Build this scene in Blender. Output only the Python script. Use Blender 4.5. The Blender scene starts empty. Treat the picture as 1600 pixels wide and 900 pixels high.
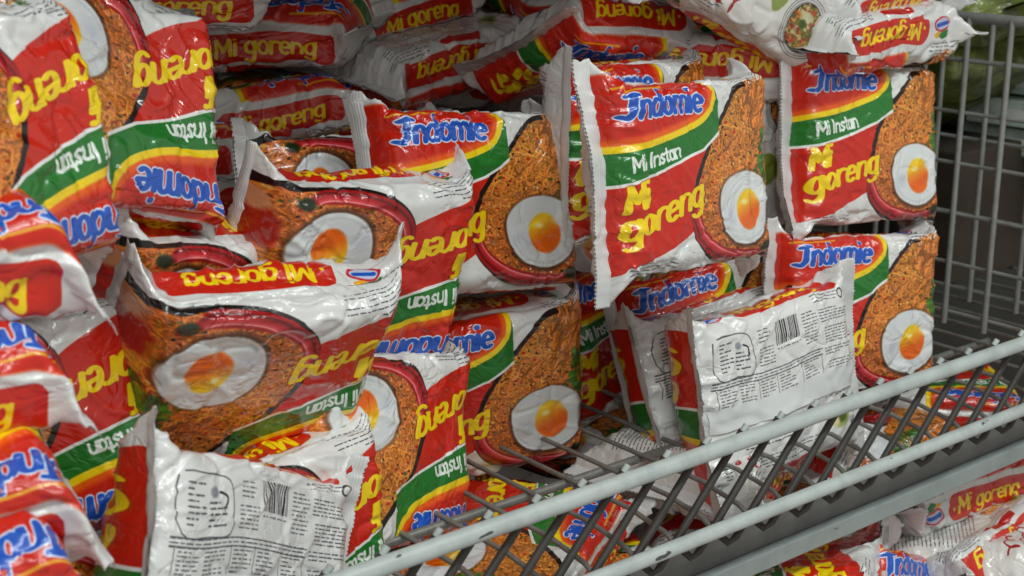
import bpy, bmesh, math, random, json
import numpy as np
from mathutils import Vector, Quaternion, Matrix

SC = bpy.context.scene
COL = SC.collection
PI = math.pi

# ------------------------------------------------------------------ camera
PITCH, PH = math.radians(16.0), math.radians(50.9)
cam_d = bpy.data.cameras.new("camera")
cam_d.sensor_width = 36.0
cam_d.lens = 36.0 * 2300.0 / 1600.0
cam_d.clip_start, cam_d.clip_end = 0.02, 50.0
cam_d.dof.use_dof = True
cam_d.dof.focus_distance = 0.76
cam_d.dof.aperture_fstop = 16.0
cam = bpy.data.objects.new("camera", cam_d)
COL.objects.link(cam)
cam.location = (-0.33621, -0.45645, 0.31254)
_fw = Vector((math.cos(PH) * math.cos(PITCH), math.sin(PH) * math.cos(PITCH), -math.sin(PITCH)))
cam.rotation_mode = 'QUATERNION'
cam.rotation_quaternion = _fw.to_track_quat('-Z', 'Y')
SC.camera = cam

# ------------------------------------------------------------------ light of the shop
world = bpy.data.worlds.new("World")
SC.world = world
world.use_nodes = True
world.node_tree.nodes['Background'].inputs[0].default_value = (1.0, 0.965, 0.90, 1)
world.node_tree.nodes['Background'].inputs[1].default_value = 0.54

def area(name, loc, target, sx, sy, power, color):
    d = bpy.data.lights.new(name, 'AREA')
    d.shape = 'RECTANGLE'; d.size, d.size_y = sx, sy
    d.energy = power; d.color = color
    o = bpy.data.objects.new(name, d); COL.objects.link(o)
    o.location = loc
    o.rotation_mode = 'QUATERNION'
    o.rotation_quaternion = (Vector(target) - Vector(loc)).to_track_quat('-Z', 'Y')
    return o
area("tube_and_fill_light", (0.1, -1.15, 1.75), (0.15, 0.1, 0.1), 2.4, 0.12, 33, (0.93, 1.0, 0.98))
area("tube_and_fill_light", (0.4, -0.75, 1.95), (0.15, 0.1, 0.1), 2.4, 0.08, 9, (0.93, 1.0, 0.98))  # extra tube, added to draw streak highlights on the film
area("tube_and_fill_light", (-1.5, -1.5, 1.55), (0.0, 0.1, 0.1), 0.5, 0.5, 9, (0.95, 1.0, 1.0))  # square fill lamp, added on the camera's side

SC.view_settings.view_transform = 'Standard'
SC.view_settings.look = 'None'
SC.view_settings.exposure = -0.36
SC.view_settings.gamma = 1.0

# ------------------------------------------------------------------ small helpers
def tag(o, label=None, cat=None, group=None, kind=None):
    if label: o['label'] = label
    if cat: o['category'] = cat
    if group: o['group'] = group
    if kind: o['kind'] = kind
    return o

def link_mesh(name, me, mats, parent=None):
    o = bpy.data.objects.new(name, me)
    COL.objects.link(o)
    for m in (mats if isinstance(mats, (list, tuple)) else [mats]):
        me.materials.append(m)
    if parent: o.parent = parent
    return o

def empty(name, loc=(0, 0, 0)):
    o = bpy.data.objects.new(name, None); COL.objects.link(o)
    o.location = loc; o.empty_display_size = 0.02
    return o

def tube_bm(bm, pts, r, n=10, caps=True):
    """round bar through the points"""
    pts = [Vector(p) for p in pts]
    rings = []
    up = None
    for i, p in enumerate(pts):
        a = pts[max(i - 1, 0)]; b = pts[min(i + 1, len(pts) - 1)]
        t = (b - a).normalized()
        if up is None:
            up = t.orthogonal().normalized()
        up = (up - t * up.dot(t)).normalized()
        s = t.cross(up)
        rings.append([bm.verts.new(p + (up * math.cos(2 * PI * k / n) + s * math.sin(2 * PI * k / n)) * r) for k in range(n)])
    for A, B_ in zip(rings, rings[1:]):
        for k in range(n):
            bm.faces.new((A[k], A[(k + 1) % n], B_[(k + 1) % n], B_[k]))
    if caps:
        bm.faces.new(rings[0][::-1]); bm.faces.new(rings[-1])

def box_bm(bm, x0, x1, y0, y1, z0, z1):
    v = [bm.verts.new((x, y, z)) for x in (x0, x1) for y in (y0, y1) for z in (z0, z1)]
    for f in ((0, 1, 3, 2), (4, 6, 7, 5), (0, 4, 5, 1), (2, 3, 7, 6), (0, 2, 6, 4), (1, 5, 7, 3)):
        bm.faces.new([v[i] for i in f])

def bm_obj(name, bm, mat, parent=None, smooth=True, bevel=0.0):
    bmesh.ops.recalc_face_normals(bm, faces=bm.faces)
    me = bpy.data.meshes.new(name)
    bm.to_mesh(me); bm.free()
    if smooth:
        me.polygons.foreach_set('use_smooth', [True] * len(me.polygons))
        me.set_sharp_from_angle(angle=math.radians(50))
    o = link_mesh(name, me, mat, parent)
    if bevel:
        m = o.modifiers.new('bevel', 'BEVEL'); m.width = bevel; m.segments = 2
    return o

# ------------------------------------------------------------------ printed artwork, drawn by code
# the film is one sheet: x along the packet (-75..75 mm), s round its girth
# (0 = middle of the front, + towards the top edge, +-GH = back seam)
HB, TB, RB = .097, .036, .009
GIRTH = 2 * (HB + TB) - (8 - 2 * PI) * RB
GH = GIRTH * 500
PX = 6.0
AW, AH = int(150 * PX), int(2 * GH * PX)
rng = np.random.RandomState(11)

class Sheet:
    def __init__(self, base):
        self.a = np.empty((AH, AW, 3), np.float32); self.a[:] = base
    def win(self, x0, x1, s0, s1, pad=1.0):
        i0 = max(int((s0 - pad + GH) * PX), 0); i1 = min(int((s1 + pad + GH) * PX) + 2, AH)
        j0 = max(int((x0 - pad + 75) * PX), 0); j1 = min(int((x1 + pad + 75) * PX) + 2, AW)
        if i0 >= i1 or j0 >= j1: return None
        S = (np.arange(i0, i1) + .5) / PX - GH; X = (np.arange(j0, j1) + .5) / PX - 75
        return (slice(i0, i1), slice(j0, j1)), X[None, :], S[:, None]
    def put(self, sl, cov, col):
        col = np.asarray(col, np.float32)
        self.a[sl] += (col - self.a[sl]) * cov[..., None].astype(np.float32)
    def poly(self, pts, col, soft=.15, clip=None):
        P = np.array(pts, float)
        w = self.win(P[:, 0].min(), P[:, 0].max(), P[:, 1].min(), P[:, 1].max())
        if not w: return
        sl, X, S = w
        ins = np.zeros((S.size, X.size), bool); d2 = np.full(ins.shape, 1e9)
        Q = np.roll(P, -1, 0)
        for (ax, ay), (bx, by) in zip(P, Q):
            if ay != by:
                c = ((ay > S) != (by > S)) & (X < (bx - ax) * (S - ay) / (by - ay) + ax)
                ins ^= c
            L = (bx - ax) ** 2 + (by - ay) ** 2 + 1e-9
            t = np.clip(((X - ax) * (bx - ax) + (S - ay) * (by - ay)) / L, 0, 1)
            d2 = np.minimum(d2, (X - ax - t * (bx - ax)) ** 2 + (S - ay - t * (by - ay)) ** 2)
        sd = np.sqrt(d2) * np.where(ins, 1, -1)
        cov = np.clip(.5 + sd / (2 * soft), 0, 1)
        if clip is not None: cov = cov * clip[sl]
        self.put(sl, cov, col)
        return sl, cov
    def stroke(self, pts, w_, col, soft=.12, clip=None, k=1.0):
        P = np.array(pts, float)
        w = self.win(P[:, 0].min() - w_ / k, P[:, 0].max() + w_ / k, P[:, 1].min() - w_, P[:, 1].max() + w_)
        if not w: return
        sl, X, S = w
        P = P * np.array([k, 1.0]); X = X * k
        d2 = np.full((S.size, X.size), 1e9)
        for (ax, ay), (bx, by) in zip(P, P[1:]):
            L = (bx - ax) ** 2 + (by - ay) ** 2 + 1e-9
            t = np.clip(((X - ax) * (bx - ax) + (S - ay) * (by - ay)) / L, 0, 1)
            d2 = np.minimum(d2, (X - ax - t * (bx - ax)) ** 2 + (S - ay - t * (by - ay)) ** 2)
        cov = np.clip(.5 + (w_ / 2 - np.sqrt(d2)) / (2 * soft), 0, 1)
        if clip is not None: cov = cov * clip[sl]
        self.put(sl, cov, col)
    def ell(self, cx, cs, rx, rs, col, soft=.25, clip=None, wob=0.0, ph=0.0):
        w = self.win(cx - rx * 1.2, cx + rx * 1.2, cs - rs * 1.2, cs + rs * 1.2)
        if not w: return
        sl, X, S = w
        u, v = (X - cx) / rx, (S - cs) / rs
        th = np.arctan2(v, u)
        q = np.sqrt(u * u + v * v) / (1 + wob * (np.sin(3 * th + ph) + .6 * np.sin(5 * th + 2 * ph)))
        cov = np.clip(.5 + (1 - q) * min(rx, rs) / (2 * soft), 0, 1)
        if clip is not None: cov = cov * clip[sl]
        self.put(sl, cov, col)
        return sl, cov
    def rect(self, x0, x1, s0, s1, col, soft=.12):
        self.poly([(x0, s0), (x1, s0), (x1, s1), (x0, s1)], col, soft)
    def image(self, name):
        im = bpy.data.images.new(name, AW, AH)
        buf = np.ones((AH, AW, 4), np.float32); buf[..., :3] = np.clip(self.a, 0, 1)
        im.pixels.foreach_set(buf.ravel())
        im.pack()
        return im

def curve(P, n=8, closed=False):
    P = [np.array(p, float) for p in P]; out = []
    N = len(P)
    for i in range(N if closed else N - 1):
        g = (lambda k: P[k % N]) if closed else (lambda k: P[min(max(k, 0), N - 1)])
        p0, p1, p2, p3 = g(i - 1), g(i), g(i + 1), g(i + 2)
        for t in np.linspace(0, 1, n, endpoint=False):
            out.append(.5 * ((2 * p1) + (p2 - p0) * t + (2 * p0 - 5 * p1 + 4 * p2 - p3) * t * t + (3 * p1 - p0 - 3 * p2 + p3) * t ** 3))
    if not closed: out.append(P[-1])
    return [tuple(p) for p in out]

def arc(cx, cy, rx, ry, a0, a1, n=12):
    return [(cx + rx * math.cos(math.radians(a0 + (a1 - a0) * k / n)), cy + ry * math.sin(math.radians(a0 + (a1 - a0) * k / n))) for k in range(n + 1)]

# a pen-drawn alphabet: x-height 1, advance in x-heights
PEN = {
 'n': (.95, [[(0, 0), (0, 1)], arc(.35, .62, .35, .38, 180, 0) + [(.70, 0)]]),
 'm': (1.5, [[(0, 0), (0, 1)], arc(.30, .65, .30, .35, 180, 0) + [(.60, 0)], arc(.90, .65, .30, .35, 180, 0) + [(1.2, 0)]]),
 'r': (.72, [[(0, 0), (0, 1)], arc(.35, .6, .35, .4, 180, 50)]),
 'i': (.34, [[(0, 0), (0, 1)], [(0, 1.42), (0, 1.5)]]),
 'o': (.98, [arc(.36, .5, .36, .5, 0, 360, 20)]),
 'e': (.95, [arc(.36, .5, .36, .5, -40, 0)[:0] + [(.02, .52), (.70, .56)] + arc(.36, .5, .36, .5, 10, 310, 18)]),
 'd': (1.0, [arc(.36, .5, .36, .5, 0, 360, 20), [(.72, 0), (.72, 1.6)]]),
 'a': (.95, [arc(.34, .5, .34, .5, 0, 360, 20), [(.70, 0), (.70, 1)]]),
 'g': (1.0, [arc(.36, .5, .36, .5, 0, 360, 20), [(.72, 1), (.72, -.25)] + arc(.38, -.25, .34, .33, 0, -150, 10)]),
 's': (.78, [curve([(.52, .86), (.26, 1), (.05, .8), (.28, .52), (.52, .28), (.30, 0), (.0, .12)], 5)]),
 't': (.62, [[(.18, 1.4), (.18, .2), (.30, 0), (.46, .05)], [(-.05, 1), (.45, 1)]]),
 'I': (.5, [[(.1, 0), (.1, 1.5)]]),
 'J': (.85, [[(.55, 1.6), (.45, .1), (.2, -.25), (-.1, -.1)], [(.1, 1.45), (.55, 1.65), (.95, 1.55)]]),
 'M': (1.45, [[(0, 0), (.05, 1.5), (.55, .45), (1.05, 1.5), (1.12, 0)]]),
 'l': (.34, [[(0, 0), (0, 1.5)]]),
 'k': (.85, [[(0, 0), (0, 1.5)], [(.6, 1), (.05, .42), (.65, 0)]]),
 'u': (.95, [[(0, 1), (0, .4)] + arc(.35, .38, .35, .38, 180, 360) + [(.70, 1)]]),
 'c': (.85, [arc(.36, .5, .36, .5, 50, 310, 16)]),
 'h': (.95, [[(0, 0), (0, 1.5)], arc(.35, .62, .35, .38, 180, 0) + [(.70, 0)]]),
 'p': (1.0, [[(0, 1), (0, -.5)], arc(.36, .5, .36, .5, 0, 360, 20)]),
 'y': (.85, [[(0, 1), (.35, .05)], [(.7, 1), (.35, .05), (.15, -.4)]]),
 'b': (1.0, [[(0, 1.5), (0, 0)], arc(.36, .5, .36, .5, 0, 360, 20)]),
 ' ': (.45, []),
}
def write(sh, text, x, s, h, pen, col, ang=0.0, shear=0.0, wide=1.0, arch=0.0, k=1.0, rise=False):
    """baseline starts at (x, s); h = x-height in mm"""
    ca, sa = math.cos(math.radians(ang)), math.sin(math.radians(ang))
    cur = 0.0; tot = sum(PEN[c][0] for c in text)
    for c in text:
        adv, strokes = PEN[c]
        for st in strokes:
            q = []
            for (a, b) in st:
                lx = (cur + a) * h * wide + shear * b * h
                ly = b * h + arch * math.sin(PI * min(max((cur + a) / tot, 0), 1))
                q.append((x + lx, s + lx * sa / ca + ly) if rise else (x + lx * ca - ly * sa, s + lx * sa + ly * ca))
            sh.stroke(q, pen, col, k=k)
        cur += adv

INK = (.22, .22, .25)
def microtext(sh, x0, x1, s0, s1, pitch=2.0, col=INK, ang=0.0, fill=.8, hgt=.6, bold=False):
    """rows of print too small to read"""
    s = s1
    ca, sa = math.cos(math.radians(ang)), math.sin(math.radians(ang))
    while s > s0:
        x = x0
        end = x1 if rng.rand() < fill else x0 + (x1 - x0) * rng.uniform(.35, .85)
        while x < end:
            L = rng.uniform(.8, 4.6)
            e = min(x + L, end)
            k = x
            while k < e:
                m = min(k + rng.uniform(.35, .7), e); o = rng.uniform(-.05, .05)
                dx0, dx1, dy = k - x0, m - x0, s - s1
                p = [(x0 + dx0 * ca - (dy + o) * sa, s1 + dx0 * sa + (dy + o) * ca), (x0 + dx1 * ca - (dy - o) * sa, s1 + dx1 * sa + (dy - o) * ca)]
                sh.stroke(p, hgt * rng.uniform(.6, 1.1), col, soft=.14)
                k = m + .22
            x = e + rng.uniform(.8, 1.7)
        s -= pitch

def barcode(sh, x0, x1, s0, s1):
    x = x0
    while x < x1:
        w = rng.choice([.35, .6, .9, 1.2]); sh.rect(x, min(x + w, x1), s0, s1, (.10, .10, .12), .08)
        x += w + rng.choice([.35, .6, .9])

WHITE = (.865, .865, .86)
RED = (.80, .125, .045)
YEL = (.97, .83, .04)
GREEN = (.10, .46, .15)
BLUE = (.07, .33, .74)

def seal_logo(sh, cx, cs, flip=False):
    """the little maker's badge on the narrow sides"""
    k = -1 if flip else 1
    sh.ell(cx, cs - 1 * k, 8.5, 5.0, (.78, .10, .16), .2, wob=.03)
    sh.ell(cx, cs - 1 * k, 7.2, 3.6, (.75, .78, .88), .2)
    sh.stroke([(cx - 5 * k, cs - 1 * k), (cx + 5 * k, cs - .4 * k)], 2.6, BLUE)
    sh.poly(curve([(cx - 8 * k, cs + 4 * k), (cx - 2 * k, cs + 8 * k), (cx + 3 * k, cs + 6 * k), (cx - 1 * k, cs + 4 * k)], 5, True), GREEN)
    sh.poly(curve([(cx + 1 * k, cs + 4 * k), (cx + 5 * k, cs + 7 * k), (cx + 8 * k, cs + 5 * k), (cx + 4 * k, cs + 3.5 * k)], 5, True), (.93, .65, .1))

def side_strip(sh, x0, x1, s0, s1, flip):
    """red label strip with the yellow product name; the end by 'Mi' is fully round"""
    m = (s0 + s1) / 2; r = (s1 - s0) / 2
    if flip: pts = [(x0 + 2, s0), (x0, s0 + 2), (x0, s1 - 2), (x0 + 2, s1)] + [(x1 - r + a, m + b) for a, b in arc(0, 0, r, r, 90, -90)]
    else: pts = [(x1 - 2, s1), (x1, s1 - 2), (x1, s0 + 2), (x1 - 2, s0)] + [(x0 + r + a, m + b) for a, b in arc(0, 0, r, r, 270, 90)]
    sh.poly(pts, RED, .2)
    h = (s1 - s0) * .36
    if flip:
        write(sh, 'Mi goreng', x1 - r - 2, m + h * .62, h, 1.4, YEL, 180, .15, 1.36, k=.56)
        sh.ell(x1 - r * .7, m + h * .1, 1.1, 1.1, YEL)
    else:
        write(sh, 'Mi goreng', x0 + r + 2, m - h * .62, h, 1.4, YEL, 0, .15, 1.36, k=.56)
        sh.ell(x0 + r * .7, m - h * .1, 1.1, 1.1, YEL)

RIM = [(33, 47), (22, 38.5), (12, 29), (3, 20.5), (-7, 8), (-14, -5), (-18, -18), (-16.5, -30), (-9, -40), (3, -47.5), (22, -52.5), (45, -53.5), (66, -49), (80, -30), (86, -5), (80, 22), (64, 42), (48, 48)]

def noodle_dish(sh):
    rim = curve(RIM, 6, True)
    sh.poly(rim, (.075, .045, .04), .25)
    C0 = np.array([34, -4])
    inner = [tuple(C0 + (np.array(p) - C0) * np.array([.925, .925])) for p in rim]
    mask = np.zeros((AH, AW), np.float32)
    tmp = Sheet((0, 0, 0)); tmp.poly(inner, (1, 1, 1), .3); mask = tmp.a[..., 0].copy()
    sh.poly(inner, (.72, .37, .13), .4)
    # noodles: many short curved strands, brighter towards the top of the heap
    for k in range(3900):
        x = rng.uniform(-16, 76); s = rng.uniform(-52, 46)
        j = int((x + 75) * PX); i = int((s + GH) * PX)
        if j < 0 or j >= AW or mask[i, j] < .5: continue
        L = rng.uniform(3, 9.5); a = rng.uniform(0, 2 * PI); b = a + rng.uniform(-1.9, 1.9)
        p0 = (x, s); p1 = (x + L * .5 * math.cos(a), s + L * .5 * math.sin(a)); p2 = (p1[0] + L * .5 * math.cos(b), p1[1] + L * .5 * math.sin(b))
        warm = np.clip(.5 + s / 70, 0, 1)
        base = np.array([.95, .50, .19]) * (1 - warm) + np.array([1.0, .62, .23]) * warm
        t = rng.choice([.60, .74, .88, 1.0, 1.10], p=[.07, .16, .29, .32, .16])
        c = np.clip(base * t + rng.uniform(-.03, .03, 3), 0, 1)
        wd_ = rng.uniform(.55, .95); q_ = curve([p0, p1, p2], 4)
        sh.stroke([(a_, b_ - .28) for a_, b_ in q_], wd_ + .25, c * .70, .25, clip=mask)
        sh.stroke(q_, wd_, c, .2, clip=mask)
    for k in range(190):                                            # flecks of chilli, spring onion and onion
        x = rng.uniform(-12, 70); s = rng.uniform(-48, 42)
        c = [(.18, .36, .06), (.72, .10, .04), (.93, .72, .35), (.22, .09, .04)][rng.randint(4)]
        sh.ell(x, s, rng.uniform(.5, 1.3), rng.uniform(.4, .9), c, .2, clip=mask)
    # shredded chicken heaped at the top right
    for k in range(420):
        r_ = rng.rand() ** .6; t_ = rng.uniform(0, 2 * PI)
        x = 50 + 15 * r_ * math.cos(t_); s = 32 + 16 * r_ * math.sin(t_)
        a = rng.normal(1.1, .45); L = rng.uniform(2, 6)
        t = rng.choice([.6, .78, .92, 1.08]); c = np.clip(np.array([.90, .52, .20]) * t, 0, 1)
        sh.stroke([(x, s), (x + L * math.cos(a), s + L * math.sin(a))], rng.uniform(.7, 1.4), c, .2)
    # the long red chilli lying along the rim
    ch = curve([(-12.5, -8), (-14.5, -20), (-10, -31.5), (1, -40), (16, -45), (36, -47), (48, -44)], 8)
    for i, p in enumerate(ch):
        t = i / (len(ch) - 1); w = 8.5 * min(1, .35 + t * 4) * min(1, .3 + (1 - t) * 4)
        sh.ell(p[0], p[1], w / 2, w / 2, (.64, .06, .07), .3)
    for off, c, wd in ((1.5, (.82, .20, .24), 1.5), (2.4, (.96, .60, .60), .7), (-1.8, (.42, .03, .05), 1.2), (.2, (.72, .11, .15), 1.0)):
        q = []
        for i in range(3, len(ch) - 4):
            a = np.array(ch[i]); b = np.array(ch[i + 1]) - a; n = np.array([-b[1], b[0]]) / (np.hypot(*b) + 1e-6)
            q.append(tuple(a + n * off))
        sh.stroke(q, wd, c, .35)
    sh.ell(50, -43, 5, 3.5, (.10, .16, .05), .8)
    # garnish at the right
    for k in range(64):
        x = rng.uniform(48, 64); s = rng.uniform(-6, 18) - (x - 56) * .5
        g = rng.uniform(.5, 1.25); sh.ell(x, s, rng.uniform(1.2, 3), rng.uniform(1, 2.4), (.24 * g, .44 * g, .09 * g), .5, wob=.1, ph=k)
    sh.ell(64, -27, 5, 9, (.66, .13, .08), .8); sh.ell(66, -38, 4, 5, (.80, .55, .38), .8)
    # fried egg
    sh.ell(31.6, -19.8, 26.2, 21.2, (.30, .16, .07), 1.2, wob=.02, ph=.6)
    sh.ell(32, -19, 25, 20, (.86, .875, .88), .5, wob=.02, ph=.6)
    sl, X, S = sh.win(18, 48, -36, -5)
    q = np.sqrt(((X - 34) / 11.5) ** 2 + ((S + 20) / 12) ** 2)
    cov = np.clip((1 - q) * 8, 0, 1)
    t = np.clip(((S + 20) / 12 - (X - 34) / 30 + .25) * 1.1, 0, 1)[..., None]
    sh.put(sl, cov, (1 - t) * np.array([.93, .40, .03]) + t * np.array([.98, .80, .12]))
    sh.ell(30.5, -15.5, 2.6, 1.4, (1.0, .93, .62), .9)
    sh.ell(47, -12, 5.5, 4, (.92, .93, .93), 2.0)
    sh.stroke(arc(32, -19, 22.5, 17.6, 200, 330, 18), .8, (.78, .79, .80), .7)
    sh.ell(16, -23, 5, 4, (.80, .82, .85), 2.5)

def red_field(sh):
    low = curve([(-80, -50), (-62, -46), (-40, -39), (-24, -33), (-14, -28), (0, -20)], 6)
    sh.poly([(-80, -3)] + low + [(10, 10), (5, 14)] + [(-6, 12.4), (-20, 8.5), (-40, 3.5), (-80, -4)], RED, .2)

def front_art(sh):
    # green band, yellow and orange arcs, red name field
    ycur = curve([(10.5, 53.2), (10, 44), (6.5, 35.5), (-1, 29), (-13, 24.5), (-32, 20), (-55, 16), (-80, 12)], 7)
    gb = curve([(-80, -5), (-58, -1.5), (-38, 3.2), (-20, 8), (-6, 12)], 5)
    sh.poly([(10.5, 52), (10.5, 20), (-6, 12)] + gb[::-1] + ycur[::-1], (.93, .93, .92), .15)
    gb2 = [(x, s + 1.7) for x, s in gb]
    sh.poly([(10.5, 50), (10.5, 22)] + gb2[::-1] + ycur[::-1], GREEN, .15)
    def up_(d):
        q = np.array(ycur); t = np.gradient(q, axis=0); t /= np.hypot(t[:, 0], t[:, 1])[:, None]
        o = q + np.stack([t[:, 1], -t[:, 0]], 1) * d
        return [tuple(p) for p in o]
    sh.poly([(-80, 53.2)] + ycur[::-1], YEL, .15)
    sh.poly([(-80, 53.2)] + up_(3.4)[::-1], (.93, .36, .05), .5)
    sh.poly([(-80, 53.2)] + up_(6.6)[::-1], RED, 1.3)
    # maker's name
    for pen, kk, col in ((3.4, .76, (.84, .88, .96)), (1.9, .56, BLUE)):
        write(sh, 'J', -59.5, 33.4, 6.6, pen, col, 3, .10, 1.12, k=kk)
        write(sh, 'ndomie', -52, 32.2, 8.2, pen, col, 1.5, .12, 1.06, k=kk, arch=.8)
    for a, b in ((-35.5, 45), (-12, 43.6)): sh.ell(a, b, 1.6, 1.3, (.80, .1, .08))
    sh.stroke([(-62, 47), (-30, 48.5)], 1.4, (.90, .60, .10))
    write(sh, 'Mi Instan', -57, 5.2, 4.9, 1.45, (.93, .95, .93), 9, 0, 1.02)
    # product name
    for pen, kk, col in ((2.3, .52, (.66, .12, .03)), (1.8, .48, YEL)):
        write(sh, 'Mi', -60, -15.4, 8.4, pen, col, 14, .10, .92, k=kk, rise=True)
        write(sh, 'goreng', -62, -30.2, 9.0, pen, col, 15, .10, 1.10, k=kk, rise=True)

def narrow_sides(sh):
    # top side: strip reads the other way up
    pass
    side_strip(sh, -56, 31, 58.5, 75.5, True)
    seal_logo(sh, 45, 67, True)
    microtext(sh, 34, 60, 49, 56, 2.0, (.35, .35, .38))
    microtext(sh, -62, -30, 78, 83, 2.2, (.3, .3, .34))
    sh.poly([(-20, 84), (-14, 79), (-2, 78), (16, 78.5), (18, 84)], (.75, .1, .08), .2)
    # bottom side
    side_strip(sh, -31, 56, -77, -60.5, False)
    seal_logo(sh, -46, -69)
    microtext(sh, -60, -28, -59, -44.5, 2.5, (.2, .2, .24), 4, .7)
    microtext(sh, 30, 62, -84, -79, 2.0, (.3, .3, .33))
    sh.ell(56, -81, 3, 3, (.15, .15, .17)); sh.ell(56, -81, 2.1, 2.1, WHITE)

def back_art(sh):
    def R(x0, x1, s0, s1): return [(x0, s0), (x1, s0), (x1, s1), (x0, s1), (x0, s0)]
    g = (.28, .29, .31)
    # cooking panel
    sh.stroke(curve([(-57, -87), (-56, -108), (-40, -109), (-26, -108.5), (-25, -96), (-28, -87), (-42, -85)], 4, True) , .6, g)
    microtext(sh, -53, -43, -106, -89, 2.2, g, 0, .6, .8)
    microtext(sh, -40, -29, -106, -96, 2.2, g, 0, .7, .9)
    sh.ell(-37, -92, 2.6, 2.2, (.55, .57, .6), .5)
    sh.stroke(curve([(-33, -92), (-29, -94), (-30, -99)], 4), 1.0, (.08, .08, .1))
    barcode(sh, -5, 13, -98, -85)
    microtext(sh, -5, 13, -101.5, -100, 1.9, g, 0, .9)
    microtext(sh, 17, 29, -106, -87, 1.9, g, 0, .7)
    microtext(sh, -20, -8, -107, -97, 1.8, g, 0, .8)
    microtext(sh, -19, -10, -94, -87, 2.0, g)
    for a_, b_ in ((-95, -88), (-108, -99), (-116, -111), (-123, -119)): microtext(sh, 33 + rng.uniform(-1, 2), 61, a_, b_, 1.7, g, 0, .8)
    for s in (-109.5, -113): sh.stroke([(-60, s), (30, s - .8)], .45, g)
    microtext(sh, -60, 28, -113.5, -110, 1.7, g, 0, 1, .6)
    for x in (-58, -24, -8, 12, 29): sh.stroke([(x, -113), (x, -125)], .35, g)
    for x in (-56, -40, -22, -6, 14): microtext(sh, x, x + 12, -125, -115, 1.7, g, 0, .7)
    # the other half, below the seam
    microtext(sh, -58, 24, 86, 93, 2.0, g, 0, .9)
    microtext(sh, -40, 30, 98, 108, 2.6, g, 0, .8, .8)
    sh.ell(42, 98, 7, 6.5, (.62, .66, .40), 1); sh.ell(43, 98, 4, 3.5, (.30, .36, .12), 1)
    sh.ell(38, 96, 3, 3, (.90, .82, .62), 1)
    sh.rect(54, 60, 92, 106, (.35, .37, .40), .5)
    microtext(sh, 30, 62, 110, 114, 2.0, g)

def make_main_sheet():
    sh = Sheet(WHITE)
    red_field(sh); noodle_dish(sh); front_art(sh); narrow_sides(sh); back_art(sh)
    sh.rect(-80, -66.5, -GH, GH, WHITE); sh.rect(66.5, 80, -GH, GH, WHITE)
    return sh

def make_white_sheet():
    """the other flavour: white film, round dish photograph, handwriting in red"""
    sh = Sheet((.87, .86, .84))
    narrow_sides(sh)
    for s in range(6): sh.ell(34, -28, 19 - s * .8, 19 - s * .8, (.55, .55, .55) if s % 2 == 0 else (.87, .86, .84), .2)
    sh.ell(34, -28, 14.5, 15, (.07, .06, .05), .3)
    for k in range(900):
        r_ = math.sqrt(rng.rand()); t_ = rng.uniform(0, 2 * PI)
        x, s = 34 + 12.5 * r_ * math.cos(t_), -28 + 13.3 * r_ * math.sin(t_)
        c = [(.70, .26, .08), (.82, .50, .20), (.45, .46, .15), (.60, .14, .06), (.30, .35, .10), (.78, .72, .50)][rng.randint(6)]
        sh.ell(x, s, rng.uniform(.6, 2.2), rng.uniform(.5, 1.6), c, .4, wob=.1, ph=k)
    sh.ell(32, -22, 5.5, 3.6, (.78, .76, .60), .8, wob=.08); sh.ell(31, -27, 3, 3, (.25, .33, .10), .8, wob=.1)
    for s0, x0, n in ((-35, -60, 5), (-45, -52, 4)):                 # quick red handwriting
        q = []
        for k in range(n * 14):
            t = k / 14
            q.append((x0 + t * 8.5 + 2.4 * math.sin(t * 2 * PI), s0 + t * 1.6 + (3.2 + 1.6 * math.sin(t * 2.3)) * math.cos(t * 2 * PI)))
        sh.stroke(q, 1.3, (.66, .10, .14))
    microtext(sh, -60, -12, -14, 40, 2.4, (.22, .22, .24), 6, .8)
    sh.poly(curve([(40, 10), (50, 20), (58, 12), (50, 0)], 5, True), (.50, .58, .22), .5)
    sh.poly(curve([(0, -22), (6, -12), (13, -20), (7, -30)], 5, True), (.55, .62, .30), .5)
    back_art(sh)
    return sh

# ------------------------------------------------------------------ materials
def new_mat(name):
    m = bpy.data.materials.new(name); m.use_nodes = True
    nt = m.node_tree; return m, nt, nt.nodes['Principled BSDF']

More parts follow.
